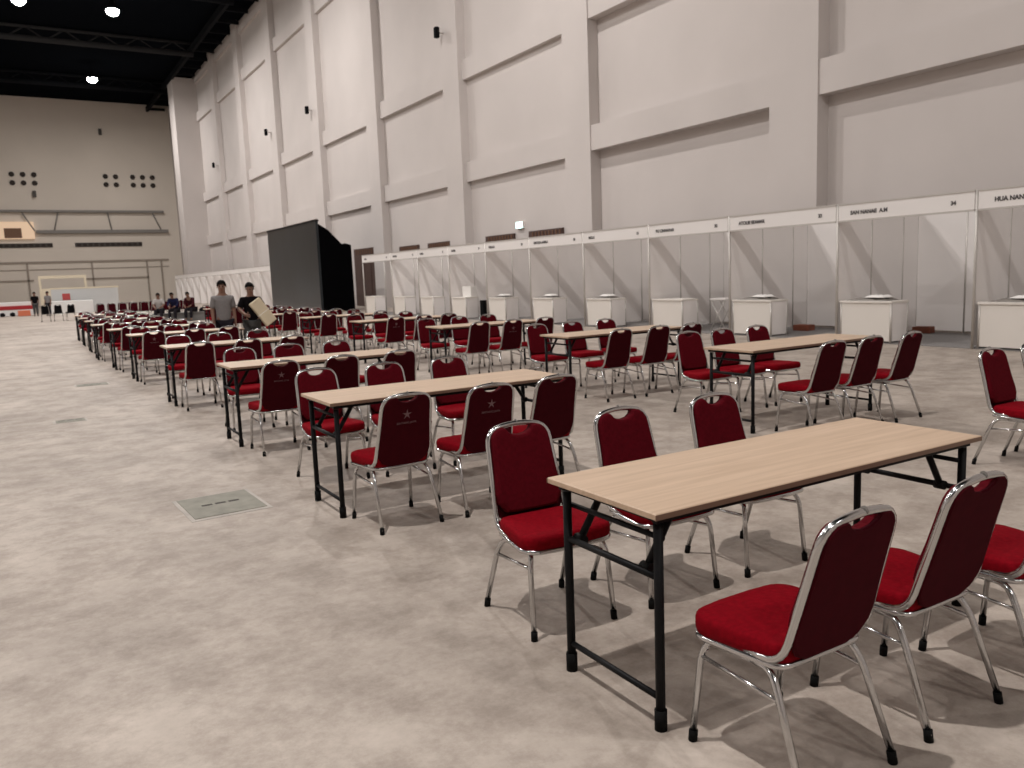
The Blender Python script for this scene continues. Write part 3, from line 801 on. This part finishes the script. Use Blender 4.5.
def sitting(lean=.15):
    l = lean
    return dict(pelvis=(0, 0, .52), waist=(0, .05 + l * .2, .66), chest=(0, .08 + l * .9, .86), neck=(0, .09 + l * 1.6, 1.00), jaw=(0, .12 + l * 1.9, 1.06), head=(0, .12 + l * 2.1, 1.14), crown=(0, .11 + l * 2.2, 1.21),
             sh_l=(-.17, .08 + l * 1.3, .95), el_l=(-.21, .20 + l, .74), wr_l=(-.12, .42 + l * .4, .66), sh_r=(.17, .08 + l * 1.3, .95), el_r=(.21, .20 + l, .74), wr_r=(.12, .42 + l * .4, .66),
             hp_l=(-.09, .04, .50), kn_l=(-.12, .44, .49), an_l=(-.12, .46, .085), to_l=(-.13, .59, .035), hp_r=(.09, .04, .50), kn_r=(.12, .44, .49), an_r=(.12, .46, .085), to_r=(.13, .59, .035))
t = empty('grey_bench', (0, 0, 0), 0, 'low grey bench under the seated people at the end of the tables', 'bench')
obj('bench_top', bx(3.35, 6.05, 35.9, 36.6, .325, .38, .01), M['grey_bench'], t)
obj('bench_front', bx(3.45, 5.95, 35.95, 35.98, .0, .325), M['grey_bench'], t)
obj('bench_end', bx(3.40, 3.45, 35.95, 36.55, 0, .325), M['grey_bench'], t)
obj('bench_end', bx(5.95, 6.0, 35.95, 36.55, 0, .325), M['grey_bench'], t)
person('person', (3.78, 36.06, 0), PI * .9, 'person in a pale shirt seated on the grey bench', sitting(.05), M['skin'], M['white_shirt'], M['trousers'], .45)
person('person', (4.42, 36.06, 0), PI * .84, 'person in a navy jacket seated on the grey bench bending forward', sitting(.12), M['skin'], M['navy'], M['trousers'], .95)
person('person', (5.12, 36.06, 0), PI * .80, 'person in a dark maroon top leaning forward on the grey bench', sitting(.14), M['skin'], M['maroon_shirt'], M['trousers'], .9)
bm = bmesh.new(); bmesh.ops.create_icosphere(bm, subdivisions=3, radius=1)
for v in bm.verts: v.co = Vector((v.co.x * .30 + .03 * math.sin(v.co.y * 6), v.co.y * .17, max(-.02, v.co.z * .17 + .02 * math.sin(v.co.x * 7)) + .02))
t = empty('black_bag', (5.70, 36.25, .383), 0, 'soft black bag lying on the grey bench', 'bag')
obj('bag_body', bm, M['black_fabric'], t, smooth=True)
bm = bmesh.new(); tube(bm, fillet([(-.15, 0, .15), (-.12, 0, .25), (.12, 0, .25), (.15, 0, .15)], .06), .012, 6); obj('bag_handle', bm, M['black_fabric'], t)

# ---------------------------------------------------------------- far end of the hall floor
dproto = make_chair('banquet_chair', M['shaded_maroon'], M['shaded_maroon'], M['shaded_maroon']); flag = [False]
for r_, yy in enumerate((41.6, 43.2)):
    for k in range(9):
        chair(1.95 + .48 * k + r_ * .1, yy, 0, 'dark red chair in the %s far line of chairs before the white stage, %s chair' % (('front', 'back')[r_], ORD[k]), 'far lines of dark chairs', dproto, flag)
bproto = make_chair('black_chair', M['black_fabric'], M['black_fabric'], M['black_fabric']); bfl = [False]
for k, w_ in enumerate(('outer', 'middle', 'table-side')):
    chair(-.22 + .56 * k, 45.6, .1 * (k - 1), 'black padded chair standing before the white stage table, %s of three' % w_, 'black chairs before the stage', bproto, bfl)
J = standing(1.5)
person('person', (-.38, 57.5, 0), PI, 'person in dark clothes standing beside the red covered counter', J, M['skin'], M['black_shirt'], M['grey_trousers'], .45)
person('person', (.30, 56.5, 0), PI * .8, 'person in a grey top standing by the black chairs at hall end', standing(1.5), M['skin'], M['grey_shirt'], M['trousers'], .45)
t = empty('red_counter', (-2.9, 60.0, 0), 0, 'long white counter with a red cloth band at the hall end', 'counter')
obj('counter_body', bx(0, 2.45, 0, .8, 0.02, .42), M['white_cloth'], t)
obj('red_cloth', bx(-.02, 2.47, -.03, .83, .42, .66, .02), M['red_cloth'], t)
obj('counter_top', bx(.55, 2.40, .05, .75, .66, .90, .02), M['white_cloth'], t)
o = obj('orange_crate', bx(-1.35, -.65, 59.35, 59.75, 0, .36, .02), M['orange']); tag(o, 'orange crate on the floor before the red banded counter', 'crate')
for x in (-2.2, -1.65):
    bm = bmesh.new(); bmesh.ops.create_icosphere(bm, subdivisions=2, radius=.16)
    for v in bm.verts: v.co.z = max(v.co.z, -.13) * .9 + .13
    o = obj('black_sack', bm, M['black_fabric'], smooth=True, loc=(x, 59.5, 0)); tag(o, 'small black sack on the floor before the red banded counter' + (', outer one' if x < -2 else ', beside the orange crate'), 'sack', 'small black sacks')
t = empty('stage_backdrop', (.1, 61.6, 0), 0, 'wide white stage backdrop board with a red square and cream edge', 'backdrop board')
obj('backdrop_board', bx(.6, 4.7, 0, .10, 0, 1.62), M['blue_white'], t)
obj('cream_edge', bx(-.02, .6, -.02, .12, 0, 1.70), M['cream_frame'], t)
obj('cream_edge', bx(.6, 4.8, -.03, .13, 1.62, 1.72), M['cream_frame'], t)
obj('red_square', bx(1.25, 1.72, -.02, .0, .88, 1.32), M['red_logo'], t)
t = empty('stage_table', (.45, 60.2, 0), 0, 'long table under a white cloth in front of the stage backdrop', 'table')
obj('tablecloth', bx(0, 2.62, 0, .8, 0, .84, .03), M['white_cloth'], t)
t = empty('cream_goal_frame', (.1, 63.5, 0), 0, 'cream gate-like frame rising behind the white stage backdrop', 'frame')
obj('crossbeam', bx(0, 2.95, 0, .2, 2.38, 2.58), M['cream_frame'], t)
for x in (0, 2.8): obj('upright', bx(x, x + .15, 0, .2, 0, 2.38), M['cream_frame'], t)

# ---------------------------------------------------------------- camera
yaw, pitch, roll, fpx = .543599, -.134579, -.0390543, 815.86
f = Vector((math.sin(yaw) * math.cos(pitch), math.cos(yaw) * math.cos(pitch), math.sin(pitch)))
r = Vector((math.cos(yaw), -math.sin(yaw), 0)); u = r.cross(f)
r2 = r * math.cos(roll) + u * math.sin(roll); u2 = -r * math.sin(roll) + u * math.cos(roll)
cam = bpy.data.cameras.new('camera'); co = bpy.data.objects.new('camera', cam); col.objects.link(co)
mw = Matrix((r2, u2, -f)).transposed().to_4x4(); mw.translation = (-1.62325, -1.86121, 1.5025); co.matrix_world = mw
cam.sensor_width = 36; cam.lens = fpx / 1024 * 36; cam.clip_start = .05; cam.clip_end = 400
cam.dof.use_dof = True; cam.dof.focus_distance = 3.4; cam.dof.aperture_fstop = 28.68e-3 / .0055
scn.camera = co

w = bpy.data.worlds.new('world'); scn.world = w; w.use_nodes = True
w.node_tree.nodes['Background'].inputs['Color'].default_value = (.9, .86, .82, 1); w.node_tree.nodes['Background'].inputs['Strength'].default_value = .04
scn.view_settings.view_transform = 'Standard'
scn.view_settings.exposure = 0.
